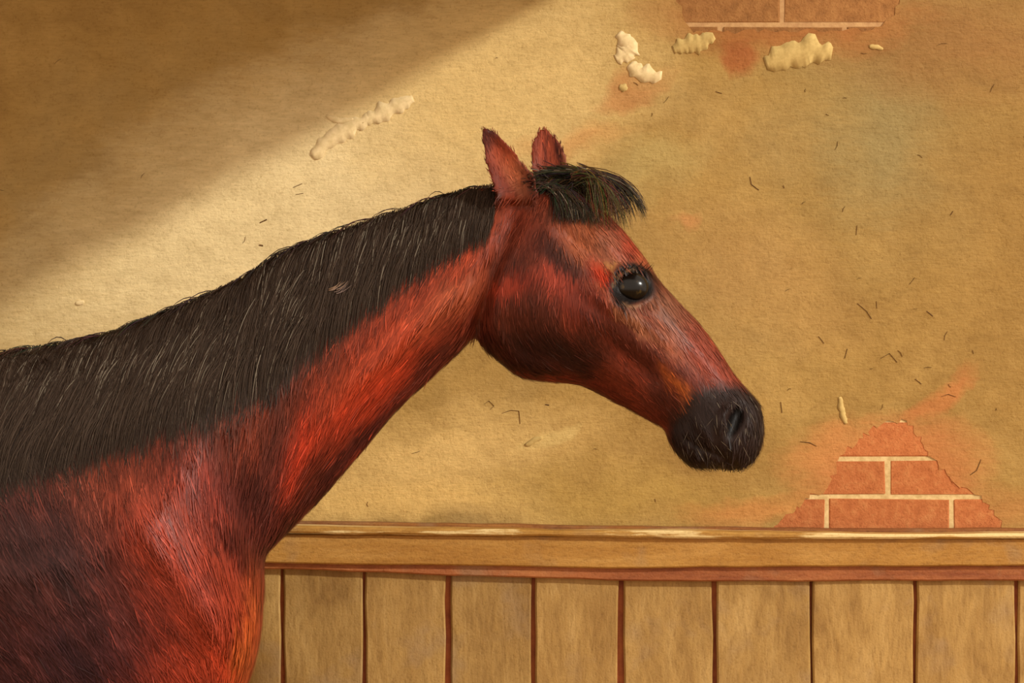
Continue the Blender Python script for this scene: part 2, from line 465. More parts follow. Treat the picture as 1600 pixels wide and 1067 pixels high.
for k, (a, b) in enumerate(zip(joints[:-1], joints[1:])):
    ga = R.uniform(2.2, 4.6); gb = R.uniform(2.2, 4.6)
    p, q = P(a + ga, 880, PY), P(b - gb, 880, PY)
    y0 = PY + R.uniform(-0.004, 0.004)
    n = 9; V = []; Fc = []; bv = 0.0035
    za, zb = 0.0, P(0, 884, PY).z
    rr = random.Random(50 + k)
    for i in range(n):
        t = i / (n - 1); z = za + (zb - za) * (0 if i == 0 else (0.55 + 0.45 * (i - 1) / (n - 2)))
        dl, dr = rr.uniform(-.0028, .0022), rr.uniform(-.0022, .0028)
        V += [(p.x + dl, 0.7145, z), (p.x + dl, y0 + bv, z), (p.x + bv + dl, y0, z), (q.x - bv + dr, y0, z), (q.x + dr, y0 + bv, z), (q.x + dr, 0.7145, z)]
    for i in range(n - 1):
        for m_ in range(6):
            c, d = i * 6 + m_, i * 6 + (m_ + 1) % 6
            Fc.append((c, c + 6, d + 6, d))
    Fc += [tuple(range(6)), tuple(range((n - 1) * 6, n * 6))[::-1]]
    o = mesh_obj('plank', V, Fc, M_plank)
    bm = bmesh.new(); bm.from_mesh(o.data); bmesh.ops.recalc_face_normals(bm, faces=bm.faces); bm.to_mesh(o.data); bm.free()
    local(o, wains)

# ------------------------------------------------------------------ the horse
HK = 5.0 / F
def spl(xs, ys, q):
    """Catmull-Rom through the stations"""
    ys = np.asarray(ys, float); n = len(ys); out = []
    for t in q:
        i = min(int(t), n - 2); f = t - i
        p0, p1, p2, p3 = ys[max(i - 1, 0)], ys[i], ys[i + 1], ys[min(i + 2, n - 1)]
        out.append(0.5 * ((2 * p1) + (-p0 + p2) * f + (2 * p0 - 5 * p1 + 4 * p2 - p3) * f * f + (-p0 + 3 * p1 - 3 * p2 + p3) * f ** 3))
    return np.array(out)

HV = []; HF = []
def add_rings(rings):
    b = len(HV); m = len(rings[0])
    for r in rings: HV.extend([tuple(v) for v in r])
    for i in range(len(rings) - 1):
        for k in range(m):
            a, c = b + i * m + k, b + i * m + (k + 1) % m
            HF.append((a, c, c + m, a + m))
    HF.append(tuple(b + k for k in range(m))[::-1]); HF.append(tuple(b + (len(rings) - 1) * m + k for k in range(m)))

def profile_loft(st, sub=6, m=40):
    """stations: (top px,py, bottom px,py, half width m, crest sharpness, lower sharpness)"""
    q = np.linspace(0, len(st) - 1, (len(st) - 1) * sub + 1)
    S = spl(None, st, q); rings = []
    for tx, ty, bx, by, w, kt, kb in S:
        r = []
        for k in range(m):
            th = 2 * math.pi * k / m; c, s = math.cos(th), math.sin(th)
            u = (c + 1) / 2                              # 1 top .. 0 bottom
            px, py = bx + (tx - bx) * u, by + (ty - by) * u
            wid = w * math.copysign(abs(s) ** 0.85, s) * (1 - kt * max(0, c) ** 1.2) * (1 - kb * max(0, -c) ** 1.2)
            r.append((( px - 800) * HK, wid, CAMZ - (py - 533.5) * HK))
        rings.append(r)
    add_rings(rings)

NECK = [
    (845, 300, 815, 420, .045, .3, .2), (800, 287, 765, 490, .068, .35, .2), (762, 292, 738, 530, .078, .4, .25), (700, 302, 690, 577, .086, .45, .3),
    (640, 323, 621, 641, .094, .45, .3), (570, 347, 560, 713, .104, .45, .3), (480, 379, 502, 779, .122, .45, .25),
    (380, 434, 451, 831, .146, .45, .2), (280, 479, 415, 872, .178, .45, .15), (200, 509, 411, 935, .212, .45, .1),
    (120, 533, 396, 1040, .240, .45, .1), (40, 548, 350, 1130, .262, .4, .15), (-60, 552, 250, 1190, .278, .35, .2),
    (-160, 568, 60, 1215, .285, .25, .2), (-300, 590, -150, 1215, .300, .15, .1), (-480, 600, -420, 1210, .310, .1, .1),
    (-640, 585, -640, 1175, .300, .1, .1), (-800, 570, -820, 1120, .285, .1, .1), (-930, 590, -960, 1060, .250, .1, .1),
    (-1010, 650, -1040, 980, .180, 0, 0), (-1045, 740, -1060, 900, .07, 0, 0)]
profile_loft(NECK)
HEAD = [
    (812, 300, 745, 440, .040, .1, .1), (850, 284, 741, 505, .068, .1, .15), (898, 298, 750, 538, .086, .1, .3), (943, 330, 777, 564, .094, .12, .45),
    (976, 362, 812, 590, .098, .15, .5), (1007, 402, 862, 598, .099, .25, .55), (1030, 437, 906, 603, .090, .3, .5), (1060, 471, 946, 622, .078, .35, .45),
    (1092, 504, 985, 642, .066, .38, .4), (1119, 540, 1014, 658, .058, .35, .35), (1146, 582, 1036, 670, .056, .3, .3),
    (1168, 608, 1044, 690, .060, .2, .25), (1187, 632, 1058, 711, .062, .15, .2), (1194, 664, 1082, 731, .058, .1, .2),
    (1192, 692, 1112, 732, .048, .1, .2), (1183, 714, 1143, 733, .032, .1, .2), (1174, 725, 1156, 733, .012, 0, 0)]
profile_loft(HEAD)

def ear(left, right, ybase, ytip, cup, thick=0.009):
    """a cupped leaf between a left and a right outline, hollow side to the camera"""
    n = 16; q = np.linspace(0, len(left) - 1, n)
    Lp = spl(None, left, q); Rp = spl(None, right, q); rings = []
    for i in range(n):
        t = i / (n - 1); y0 = ybase + (ytip - ybase) * t
        fr, bk_ = [], []
        for k in range(9):
            u = k / 8; x = Lp[i] * (1 - u) + Rp[i] * u
            d = cup * (1 - (2 * u - 1) ** 2) * (1 - 0.6 * t)
            th = thick * (0.55 + 0.45 * (1 - (2 * u - 1) ** 2))
            fr.append((( x[0] - 800) * HK, y0 + d - th / 2, CAMZ - (x[1] - 533.5) * HK))
            bk_.append((( x[0] - 800) * HK, y0 + d + th / 2 + cup * .5 * (1 - t) * (1 - (2 * u - 1) ** 2), CAMZ - (x[1] - 533.5) * HK))
        rings.append(fr + bk_[::-1])
    add_rings(rings)
ear([(778, 318), (767, 285), (759, 260), (755, 235), (752, 215), (750, 203)], [(842, 318), (838, 284), (822, 262), (800, 236), (780, 214), (760, 203)], -0.072, -0.085, 0.020)
ear([(836, 300), (832, 268), (828, 245), (831, 220), (838, 204), (845, 194)], [(890, 300), (891, 262), (887, 238), (876, 217), (864, 203), (854, 194)], 0.055, 0.065, 0.018)

def leg(pts, m=20):
    """(px, py, y, rx, ry) from the body down to the hoof"""
    q = np.linspace(0, len(pts) - 1, (len(pts) - 1) * 5 + 1); S = spl(None, pts, q)
    add_rings([[((px - 800) * HK + rx * math.cos(2 * math.pi * k / m), y + ry * math.sin(2 * math.pi * k / m), CAMZ - (py - 533.5) * HK) for k in range(m)] for px, py, y, rx, ry in S])
GY = 533.5 + CAMZ / HK
for s in (-1, 1):
    dx = 0 if s < 0 else 50
    leg([(250 + dx, 1085, .10 * s, .06, .04), (245 + dx, 1165, .125 * s, .098, .068), (228 + dx, 1270, .14 * s, .078, .058), (215 + dx, 1390, .15 * s, .05, .045), (215 + dx, 1470, .15 * s, .048, .046),
         (212 + dx, 1540, .15 * s, .034, .032), (210 + dx, 1680, .15 * s, .03, .028), (210 + dx, 1770, .15 * s, .042, .038), (228 + dx, 1830, .15 * s, .036, .036), (240 + dx, 1862, .15 * s, .05, .05), (252 + dx, GY, .15 * s, .066, .062)])
    leg([(-860 + dx, 960, .14 * s, .19, .09), (-870 + dx, 1100, .16 * s, .17, .095), (-870 + dx, 1220, .16 * s, .11, .075), (-920 + dx, 1340, .16 * s, .075, .055), (-965 + dx, 1440, .16 * s, .055, .046), (-965 + dx, 1500, .16 * s, .05, .045),
         (-955 + dx, 1580, .16 * s, .036, .034), (-945 + dx, 1700, .16 * s, .033, .03), (-945 + dx, 1775, .16 * s, .044, .04), (-925 + dx, 1832, .16 * s, .038, .036), (-915 + dx, 1862, .16 * s, .05, .05), (-902 + dx, GY, .16 * s, .066, .062)])

raw = mesh_obj('raw', HV, HF)
bm = bmesh.new(); bm.from_mesh(raw.data); bmesh.ops.recalc_face_normals(bm, faces=bm.faces); bm.to_mesh(raw.data); bm.free()
md = raw.modifiers.new('r', 'REMESH'); md.mode = 'VOXEL'; md.voxel_size = 0.0052
dg = bpy.context.evaluated_depsgraph_get(); dg.update()
hm = bpy.data.meshes.new_from_object(raw.evaluated_get(dg))
bpy.data.objects.remove(raw, do_unlink=True)
hm.name = 'horse_body'
nv = len(hm.vertices)
co = np.empty(nv * 3, np.float64); hm.vertices.foreach_get('co', co); co = co.reshape(-1, 3)
ed = np.empty(len(hm.edges) * 2, np.int64); hm.edges.foreach_get('vertices', ed); ed = ed.reshape(-1, 2)
deg = np.bincount(ed.ravel(), minlength=nv)[:, None].astype(float)
def smooth(c, it, f=0.5):
    for _ in range(it):
        s = np.zeros_like(c)
        for ax in range(3):
            s[:, ax] = np.bincount(ed[:, 0], c[ed[:, 1], ax], nv) + np.bincount(ed[:, 1], c[ed[:, 0], ax], nv)
        c = c + f * (s / deg - c)
    return c
def taubin(c, it):
    for _ in range(it):
        c = smooth(c, 1, 0.6); c = smooth(c, 1, -0.62)
    return c
co = taubin(co, 8)
co = smooth(co, 2, 0.5)
# soften the join of neck and trunk more than the face
def proj(c):
    """picture position on the photograph's side of the animal (both sides alike)"""
    y = -np.abs(c[:, 1]); k = F / (y - CAMY)
    return 800 + c[:, 0] * k, 533.5 - (c[:, 2] - CAMZ) * k
PX, PYY = proj(co)

def seg_dist(px, py, pts):
    best = np.full(px.shape, 1e9); par = np.zeros(px.shape); n = len(pts) - 1
    for i in range(n):
        a = np.array(pts[i], float); b = np.array(pts[i + 1], float); d = b - a
        t = np.clip(((px - a[0]) * d[0] + (py - a[1]) * d[1]) / (d @ d), 0, 1)
        q = np.hypot(px - a[0] - t * d[0], py - a[1] - t * d[1]); m = q < best
        best = np.where(m, q, best); par = np.where(m, (i + t) / n, par)
    return best, par
def gauss2(px, py, cx, cy, rx, ry, ang=0):
    a = math.radians(ang); dx, dy = px - cx, py - cy
    u = (dx * math.cos(a) + dy * math.sin(a)) / rx; v = (-dx * math.sin(a) + dy * math.cos(a)) / ry
    return np.exp(-(u * u + v * v))
side = np.sign(co[:, 1]); depth = np.clip(np.abs(co[:, 1]) / 0.035, 0, 1) * (PX < 1250)
def ridge(pts, w, amp, fade=True):
    d, t = seg_dist(PX, PYY, pts)
    f = np.sin(np.pi * np.clip(t, 0.02, 0.98)) ** 0.5 if fade else 1.0
    co[:, 1] += side * depth * amp * f * np.exp(-(d / w) ** 2)
def lump(cx, cy, rx, ry, ang, amp):
    co[:, 1] += side * depth * amp * gauss2(PX, PYY, cx, cy, rx, ry, ang)
# cheek, jaw edge, throat groove
lump(835, 500, 85, 75, 35, 0.014)
ridge([(800, 350), (765, 420), (748, 500), (752, 540)], 13, -0.013)
ridge([(812, 360), (782, 430), (770, 505), (800, 562), (860, 580), (905, 575)], 14, 0.007)
ridge([(905, 440), (960, 480), (1015, 510), (1060, 545)], 12, 0.013)           # facial crest
ridge([(930, 520), (985, 560), (1040, 600)], 22, -0.012)
ridge([(1010, 440), (1050, 500), (1100, 560), (1140, 610)], 14, 0.005)          # nasal bone
ridge([(870, 350), (905, 385), (945, 420)], 15, -0.012)                         # hollow above the eye
ridge([(915, 350), (955, 385), (985, 410)], 14, 0.007)
lump(988, 446, 46, 36, 20, 0.012)                                               # orbit
# eyelids and nostril
dE = np.hypot((PX - 986) / 34, (PYY - 448) / 28)
co[:, 1] += side * depth * (0.004 * np.exp(-((dE - 1.15) / 0.25) ** 2) - 0.012 * np.exp(-(dE / 0.8) ** 4))
lump(1130, 660, 42, 44, 0, 0.008)
dN = np.hypot(((PX - 1148) * 0.95 + (PYY - 658) * 0.3) / 12, (-(PX - 1148) * 0.3 + (PYY - 658) * 0.95) / 29)
co[:, 1] += side * depth * (-0.016 * np.exp(-(dN / 0.9) ** 4))
ridge([(1154, 626), (1134, 640), (1124, 658), (1126, 678)], 7, 0.008)
ridge([(1166, 646), (1174, 666), (1170, 688)], 6, 0.006)
ridge([(1152, 728), (1128, 712), (1098, 700), (1072, 686)], 5, -0.007, False)   # mouth
lump(1075, 700, 26, 24, 0, 0.006)
ridge([(1084, 650), (1100, 672), (1112, 702)], 7, 0.006)
# neck muscles, windpipe groove, shoulder and breast
ridge([(750, 440), (690, 480), (620, 540), (560, 600)], 16, 0.014)
ridge([(742, 500), (660, 575), (580, 660), (500, 750), (440, 830)], 20, -0.013)
ridge([(520, 520), (460, 640), (430, 740), (420, 830)], 28, -0.010)
ridge([(340, 660), (330, 730), (370, 800), (400, 860)], 40, -0.006)
ridge([(170, 760), (215, 810), (250, 860), (310, 925), (350, 990)], 40, 0.016)
ridge([(208, 795), (238, 835), (262, 890)], 15, 0.007)
lump(335, 965, 40, 50, -30, 0.018)
ridge([(330, 830), (365, 890), (385, 940)], 22, -0.014)
lump(385, 1000, 25, 60, 0, 0.012)
ridge([(120, 830), (170, 910), (220, 1000), (260, 1067)], 34, -0.006)
co = smooth(co, 2, 0.4)
hm.vertices.foreach_set('co', co.ravel()); hm.update()
hm.polygons.foreach_set('use_smooth', [True] * len(hm.polygons))

# --- coat colours (bay with black points; shaded jaw, lit nose and sheen painted in)
MANE_B = [(-1200, 560), (-420, 590), (-260, 640), (-100, 760), (0, 758), (100, 735), (200, 692), (330, 655), (440, 600), (530, 505), (580, 470), (640, 425), (700, 385), (760, 350), (800, 330), (830, 300)]
def mane_bottom(px): return np.interp(px, [p[0] for p in MANE_B], [p[1] for p in MANE_B])
SPLATS = [  # px, py, rx, ry, angle, sRGB, amount
    (330, 700, 220, 90, -35, (98, 44, 28), .8), (560, 640, 210, 46, -48, (150, 48, 26), .9), (700, 420, 120, 60, -35, (140, 56, 34), .9),
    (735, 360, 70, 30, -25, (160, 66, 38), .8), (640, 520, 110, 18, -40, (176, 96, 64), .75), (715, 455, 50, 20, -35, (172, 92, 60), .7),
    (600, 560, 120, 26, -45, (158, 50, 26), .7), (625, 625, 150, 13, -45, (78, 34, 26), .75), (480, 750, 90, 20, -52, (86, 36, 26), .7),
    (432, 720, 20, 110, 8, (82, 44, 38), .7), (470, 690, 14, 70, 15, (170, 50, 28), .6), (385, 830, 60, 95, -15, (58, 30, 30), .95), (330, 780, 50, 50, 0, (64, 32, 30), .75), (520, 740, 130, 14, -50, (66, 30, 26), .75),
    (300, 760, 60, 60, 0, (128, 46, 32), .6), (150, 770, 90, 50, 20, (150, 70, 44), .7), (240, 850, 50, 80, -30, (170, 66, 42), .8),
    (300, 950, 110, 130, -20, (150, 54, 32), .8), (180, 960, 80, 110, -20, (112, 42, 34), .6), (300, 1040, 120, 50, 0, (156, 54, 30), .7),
    (383, 985, 16, 70, 4, (176, 84, 36), .8), (20, 900, 140, 170, -15, (54, 38, 42), .95), (40, 1040, 140, 90, 0, (52, 42, 54), .95),  # includes the bluish sheen of the barrel, painted in
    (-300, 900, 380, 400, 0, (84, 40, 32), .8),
    (850, 480, 120, 110, 20, (100, 46, 31), .9), (830, 560, 110, 40, 20, (72, 32, 24), .9), (790, 440, 30, 60, 20, (98, 44, 30), .7),  # dark jaw and lower cheek: mostly shading painted into the coat
    (800, 440, 34, 14, -10, (160, 56, 34), .7), (878, 432, 34, 24, 20, (156, 62, 44), .8), (905, 470, 26, 40, 0, (124, 46, 30), .7),
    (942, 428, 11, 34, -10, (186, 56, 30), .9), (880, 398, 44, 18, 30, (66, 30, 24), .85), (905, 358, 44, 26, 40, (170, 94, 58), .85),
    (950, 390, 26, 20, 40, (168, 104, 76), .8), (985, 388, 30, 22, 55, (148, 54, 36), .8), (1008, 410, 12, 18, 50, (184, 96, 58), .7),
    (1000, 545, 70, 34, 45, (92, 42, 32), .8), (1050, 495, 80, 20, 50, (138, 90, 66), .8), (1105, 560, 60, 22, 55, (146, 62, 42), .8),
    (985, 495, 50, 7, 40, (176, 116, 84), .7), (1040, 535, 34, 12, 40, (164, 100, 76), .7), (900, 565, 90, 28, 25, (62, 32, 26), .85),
    (965, 588, 34, 30, 20, (118, 48, 28), .8), (960, 622, 80, 10, 27, (112, 44, 28), .7), (850, 592, 60, 7, 8, (132, 46, 32), .7),
    (1062, 618, 9, 36, -28, (196, 100, 40), .9), (1030, 635, 36, 34, 30, (86, 38, 26), .7),
    (762, 222, 11, 36, -6, (66, 32, 30), .95), (788, 268, 4, 34, -28, (88, 38, 30), .7), (800, 275, 3, 30, -30, (190, 130, 104), .7), (800, 255, 22, 40, -35, (156, 70, 46), .8), (775, 285, 10, 30, -25, (120, 50, 36), .7), (815, 280, 10, 30, -30, (168, 104, 74), .7),
    (858, 235, 22, 44, 0, (164, 76, 50), .85), (852, 238, 3, 34, 4, (90, 36, 28), .8), (873, 238, 3.5, 34, -10, (84, 34, 28), .85), (880, 246, 3, 20, 0, (190, 110, 72), .7), (850, 320, 40, 40, 0, (90, 42, 30), .6)]
LIDS = [([(958, 446), (966, 432), (978, 424), (990, 420)], 2.6, (128, 98, 66)), ([(972, 474), (985, 480), (1003, 477)], 2.6, (136, 100, 70)), ([(947, 412), (955, 420), (960, 410)], 4, (176, 128, 76))]
def vnoise(x, z, s, seed=0.0):
    return np.array([mnoise.noise((a * s, b * s, seed)) for a, b in zip(x, z)])
def coat(px, py, nz):
    base = np.tile(lin((116, 48, 30)), (len(px), 1))
    ax, ay = px + 14 * nz[:, 0], py + 14 * nz[:, 1]
    for cx, cy, rx, ry, a, c, al in SPLATS:
        g = gauss2(ax, ay, cx, cy, rx * 1.05, ry * 1.05, a)
        k = np.clip(g * 1.35, 0, 1)[:, None] * al
        base = base * (1 - k) + lin(c) * k
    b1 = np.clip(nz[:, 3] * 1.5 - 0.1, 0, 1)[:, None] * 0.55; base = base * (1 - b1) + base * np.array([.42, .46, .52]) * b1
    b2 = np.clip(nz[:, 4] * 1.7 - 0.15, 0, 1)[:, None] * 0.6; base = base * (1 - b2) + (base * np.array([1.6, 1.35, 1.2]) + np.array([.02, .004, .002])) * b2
    sm = lambda e0, e1, v: np.clip((v - e0) / (e1 - e0), 0, 1)
    k = sm(16, -12, py - mane_bottom(px) + 30 * nz[:, 2]) * sm(792, 766, px) * ((py > 300) | (px < 748))
    base = base * (1 - k[:, None]) + lin((58, 45, 37)) * k[:, None]
    ax, ay = px + 8 * nz[:, 0], py + 8 * nz[:, 1]
    d = np.hypot((ax - 1130) / 88, (ay - 682) / 84)
    k = (sm(1.12, 0.86, d) * 0.97)[:, None]
    base = base * (1 - k) + lin((54, 40, 36)) * k
    d = np.hypot((ax - 987) / 42, (ay - 446) / 33)
    k = (sm(1.15, 0.85, d) * .97)[:, None]
    base = base * (1 - k) + lin((27, 19, 16)) * k
    for pts, w_, cc_ in LIDS:
        dd, _t = seg_dist(px, py, pts); k = (np.exp(-(dd / w_) ** 2) * .8)[:, None]
        base = base * (1 - k) + lin(cc_) * k
    d = np.hypot(((px - 1148) * 0.95 + (py - 658) * 0.3) / 12, (-(px - 1148) * 0.3 + (py - 658) * 0.95) / 29)
    k = sm(1.0, 0.7, d)[:, None]
    base = base * (1 - k) + lin((24, 17, 15)) * k
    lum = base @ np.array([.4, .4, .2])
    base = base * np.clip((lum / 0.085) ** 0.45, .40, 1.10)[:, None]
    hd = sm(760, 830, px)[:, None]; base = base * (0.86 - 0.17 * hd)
    k = sm(1300, 1500, py)[:, None]
    return base * (1 - k) + lin((40, 30, 28)) * k
def noise3(x, z):
    return np.stack([vnoise(x, z, 22, 1.3), vnoise(x, z, 22, 7.7), vnoise(x, z * 0.35, 55, 3.1), vnoise(x + z * .4, z * 0.5, 26, 9.1), vnoise(x + z * .4, z * 0.4, 34, 5.5)], 1)
NZ = noise3(co[:, 0], co[:, 2])
PX, PYY = proj(co)
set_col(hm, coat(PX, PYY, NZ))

def hair_material(name, rough, spec, sheen, bumpy, streaks=True):
    m = NT(name); at = m.n('ShaderNodeAttribute', attribute_name='Col')
    col = at.outputs['Color']; nrm = None
    if bumpy:
        cc = m.coord()
        a = m.noise(m.mapping(cc, rot=(0, 0.3, 0), scale=(260, 160, 40)), 1.0, 3)
        col = m.mix(0.6, col, m.ramp(a, [(0.3, (0.62, 0.6, 0.58)), (0.5, (1, 1, 1)), (0.72, (1.3, 1.26, 1.22))]), 'MULTIPLY')
        nrm = m.bump(a, 0.35, 0.003)
    m.out(col, rough, nrm, spec)
    m.b.inputs['Sheen Weight'].default_value = sheen; m.b.inputs['Sheen Roughness'].default_value = 0.4
    return m.m
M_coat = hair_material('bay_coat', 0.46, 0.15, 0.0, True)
M_hair = hair_material('coat_hair', 0.42, 0.17, 0.0, False)
M_mane = hair_material('black_mane_hair', 0.6, 0.14, 0.0, False)

horse = empty('horse', (-0.3, 0, 0))
horse['label'] = 'dark bay horse with black mane standing in profile before the wall'
horse['category'] = 'horse'
body = bpy.data.objects.new('body', hm); C.objects.link(body); hm.materials.clear(); hm.materials.append(M_coat); local(body, horse)

# --- eye
def sphere(name, c, r, sc, mat, parent):
    bm = bmesh.new(); bmesh.ops.create_uvsphere(bm, u_segments=40, v_segments=24, radius=r)
    for v in bm.verts: v.co = Vector((v.co.x * sc[0], v.co.y * sc[1], v.co.z * sc[2])) + Vector(c)
    return local(bm_obj(name, bm, mat, None, True), parent)
bvh = BVHTree.FromPolygons([tuple(v) for v in co], [tuple(p.vertices) for p in hm.polygons])
def surf(x, z):
    h = bvh.ray_cast(Vector((x, -3, z)), Vector((0, 1, 0)))
    return h
def eye_material():
    m = NT('dark_glossy_eye'); cc = m.coord()
    a = m.noise(cc, 60, 3)
    col = m.ramp(a, [(0.45, lin((8, 6, 5))), (0.60, lin((16, 12, 8))), (0.70, lin((66, 50, 20)))])
    m.out(col, 0.22, None, 0.30)
    m.b.inputs['Coat Weight'].default_value = 0.0
    return m.m
M_eye = eye_material()
ex, ez = P(985, 449, -0.09).x, P(985, 449, -0.09).z
hit = surf(ex, ez)[0]
ER = 0.0335
for s in (-1, 1):
    sphere('eye', (ex, s * (abs(hit.y) - ER * 0.22), ez), ER, (1.0, 0.68, 0.84), M_eye, horse)

# --- strand builder
class Strands:
    def __init__(s): s.v = []; s.f = []; s.c = []
    def tube(s, pts, r, col, k=3):
        b = len(s.v); n = len(pts)
        for i, p in enumerate(pts):
            d = (pts[min(n - 1, i + 1)] - pts[max(0, i - 1)])
            if d.length < 1e-9: d = Vector((0, 0, -1))
            d.normalize(); u = d.cross(Vector((0.1, 1, 0.05)))
            if u.length < 1e-6: u = Vector((1, 0, 0))
            u.normalize(); w = d.cross(u)
            t = i / (n - 1); rr = r * (1 - 0.85 * t ** 1.6) * min(1, 0.6 + t * 3)
            for q in range(k):
                a = 2 * math.pi * q / k; s.v.append(p + (u * math.cos(a) + w * math.sin(a)) * rr); s.c.append(col)
        for i in range(n - 1):
            for q in range(k):
                a, c = b + i * k + q, b + i * k + (q + 1) % k
                s.f.append((a, c, c + k, a + k))
    def ribbon(s, p, t, n, L, w, lift, col):
        u = n.cross(t).normalized(); b = len(s.v)
        for i, (q, ww) in enumerate(((0, .5), (.4, 1.0), (.8, .65))):
            c = p + t * (L * q) + n * (0.0004 + lift * q)
            s.v += [c - u * (w * ww / 2), c + u * (w * ww / 2)]; s.c += [col, col]
        s.v.append(p + t * L + n * (0.0004 + lift * 0.9)); s.c.append(col)
        s.f += [(b, b + 1, b + 3, b + 2), (b + 2, b + 3, b + 5, b + 4), (b + 4, b + 5, b + 6)]
    def build(s, name, mat, parent):
        o = mesh_obj(name, s.v, s.f, mat, None, True); set_col(o.data, np.array(s.c)); o['kind'] = 'stuff'
        return local(o, parent)

# --- short coat hair lying on the body
FLOW = [  # px, py, radius, dx, dy   (picture direction in which the hair lies)
    (720, 380, 90, -.45, .9), (620, 450, 90, -.3, .95), (520, 560, 90, -.2, 1), (400, 660, 90, -.15, 1), (250, 720, 90, .0, 1), (100, 780, 90, .25, 1),
    (690, 500, 45, -.85, .6), (600, 600, 55, -.75, .7), (520, 710, 55, -.6, .85), (450, 790, 55, -.35, .95), (400, 860, 60, .1, 1),
    (240, 850, 70, .55, .85), (330, 960, 70, .5, .9), (380, 1010, 40, .0, 1), (60, 900, 110, .6, .8), (150, 1000, 90, .5, .85),
    (800, 400, 60, -.1, 1), (780, 500, 60, .1, 1), (840, 560, 60, .75, .6), (900, 580, 50, .9, .4), (870, 450, 60, -.1, 1), (930, 500, 60, .3, .95),
    (920, 370, 40, .5, .85), (990, 390, 30, .6, .8), (1000, 540, 50, .5, .85), (1060, 500, 50, .7, .75), (1100, 570, 50, .6, .8), (960, 620, 40, .85, .5),
    (1050, 630, 50, .6, .8), (1130, 640, 50, .3, .95), (1170, 680, 40, .0, 1), (1080, 700, 40, .3, .9), (790, 250, 40, -.3, -.95), (858, 235, 30, -.1, -1)]
FA = np.array(FLOW)
NP = len(hm.polygons)
cen = np.empty(NP * 3); hm.polygons.foreach_get('center', cen); cen = cen.reshape(-1, 3)
nor = np.empty(NP * 3); hm.polygons.foreach_get('normal', nor); nor = nor.reshape(-1, 3)
cpx, cpy = proj(cen)
ok = np.where((cpx > -250) & (cpy < 1250) & (nor[:, 1] < 0.55) & (cen[:, 1] < 0.12) & ~((np.hypot((cpx - 1148) / 13, (cpy - 658) / 28) < 1.0)) & ~((np.hypot((cpx - 990) / 33, (cpy - 447) / 26) < 1.0)))[0]
rng = np.random.default_rng(5)
pick = rng.choice(ok, 46000)
# the ears and face are finer than the trunk
hs = Strands()
ppx, ppy = cpx[pick], cpy[pick]
cz = cen[pick]; nn_ = noise3(cz[:, 0], cz[:, 2])
cols = coat(ppx, ppy, nn_ + rng.normal(0, .25, nn_.shape))
W = np.exp(-(((ppx[:, None] - FA[:, 0]) ** 2 + (ppy[:, None] - FA[:, 1]) ** 2) / (FA[:, 2] ** 2))) + 1e-9
fx = (W * FA[:, 3]).sum(1) / W.sum(1); fy = (W * FA[:, 4]).sum(1) / W.sum(1)
for i, pi in enumerate(pick):
    n = Vector(nor[pi]); a = R.gauss(0, 0.16); dx, dz = fx[i], -fy[i]
    d = Vector((dx * math.cos(a) - dz * math.sin(a), 0, dx * math.sin(a) + dz * math.cos(a)))
    if n.y > -0.15: d += Vector((0, 0.05, 0))
    t = d - n * d.dot(n)
    if t.length < 0.12: continue
    t.normalize()
    px = ppx[i]
    fine = 0.55 if px > 740 else (0.8 if px > 450 else 1.0)
    if ppy[i] < 300 and px > 740: fine = 0.25
    j = math.exp(R.gauss(0.02, 0.26))
    c = cols[i] * j
    if R.random() < 0.045: c = c * 1.5 + 0.012
    if math.hypot((px - 1125) / 75, (ppy[i] - 672) / 66) < 1 and R.random() < 0.05: c = lin((88, 78, 66))
    p = Vector(cen[pi]) + Vector((R.uniform(-1, 1), 0, R.uniform(-1, 1))) * 0.002
    hs.ribbon(p, t, n, R.uniform(0.020, 0.055) * fine, R.uniform(0.0008, 0.0024) * (0.7 + 0.3 * fine), R.uniform(0.0001, 0.0007), tuple(np.clip(c, 0, 1)))
hs.build('coat_hair', M_hair, horse)

# --- mane
CREST = [(-260, 585), (-160, 566), (-60, 552), (0, 549), (60, 541), (100, 534), (140, 527), (180, 517), (200, 507), (240, 492), (280, 477), (320, 460), (350, 447), (380, 432), (405, 414), (430, 399), (455, 388), (480, 377), (510, 365),
         (540, 356), (570, 346), (600, 335), (640, 323), (665, 314), (700, 303), (740, 292), (770, 289), (800, 286)]
CX, CYY = [p[0] for p in CREST], [p[1] for p in CREST]
def follow(pix, off, ydef):
    """lay a list of picture points on the near surface of the horse"""
    out = []; last = ydef
    for i, (px, py) in enumerate(pix):
        o = off[i] if isinstance(off, (list, tuple)) else off
        p = P(px, py, last if last is not None else 0.0); h = surf(p.x, p.z)[0]
        if h is not None:
            p = P(px, py, h.y); h2 = surf(p.x, p.z)[0]
            y = (h2.y if h2 is not None else h.y) - o
        else: y = (last if last is not None else 0.0)
        last = y
        out.append(P(px, py, y))
    return out
mn = Strands()
SHINE = [(700, 345, 34, 26), (590, 385, 30, 40), (455, 465, 36, 50), (515, 380, 34, 24), (60, 590, 90, 26), (330, 560, 60, 40), (180, 560, 60, 30), (640, 370, 30, 30)]  # sheen painted as clusters of paler strands
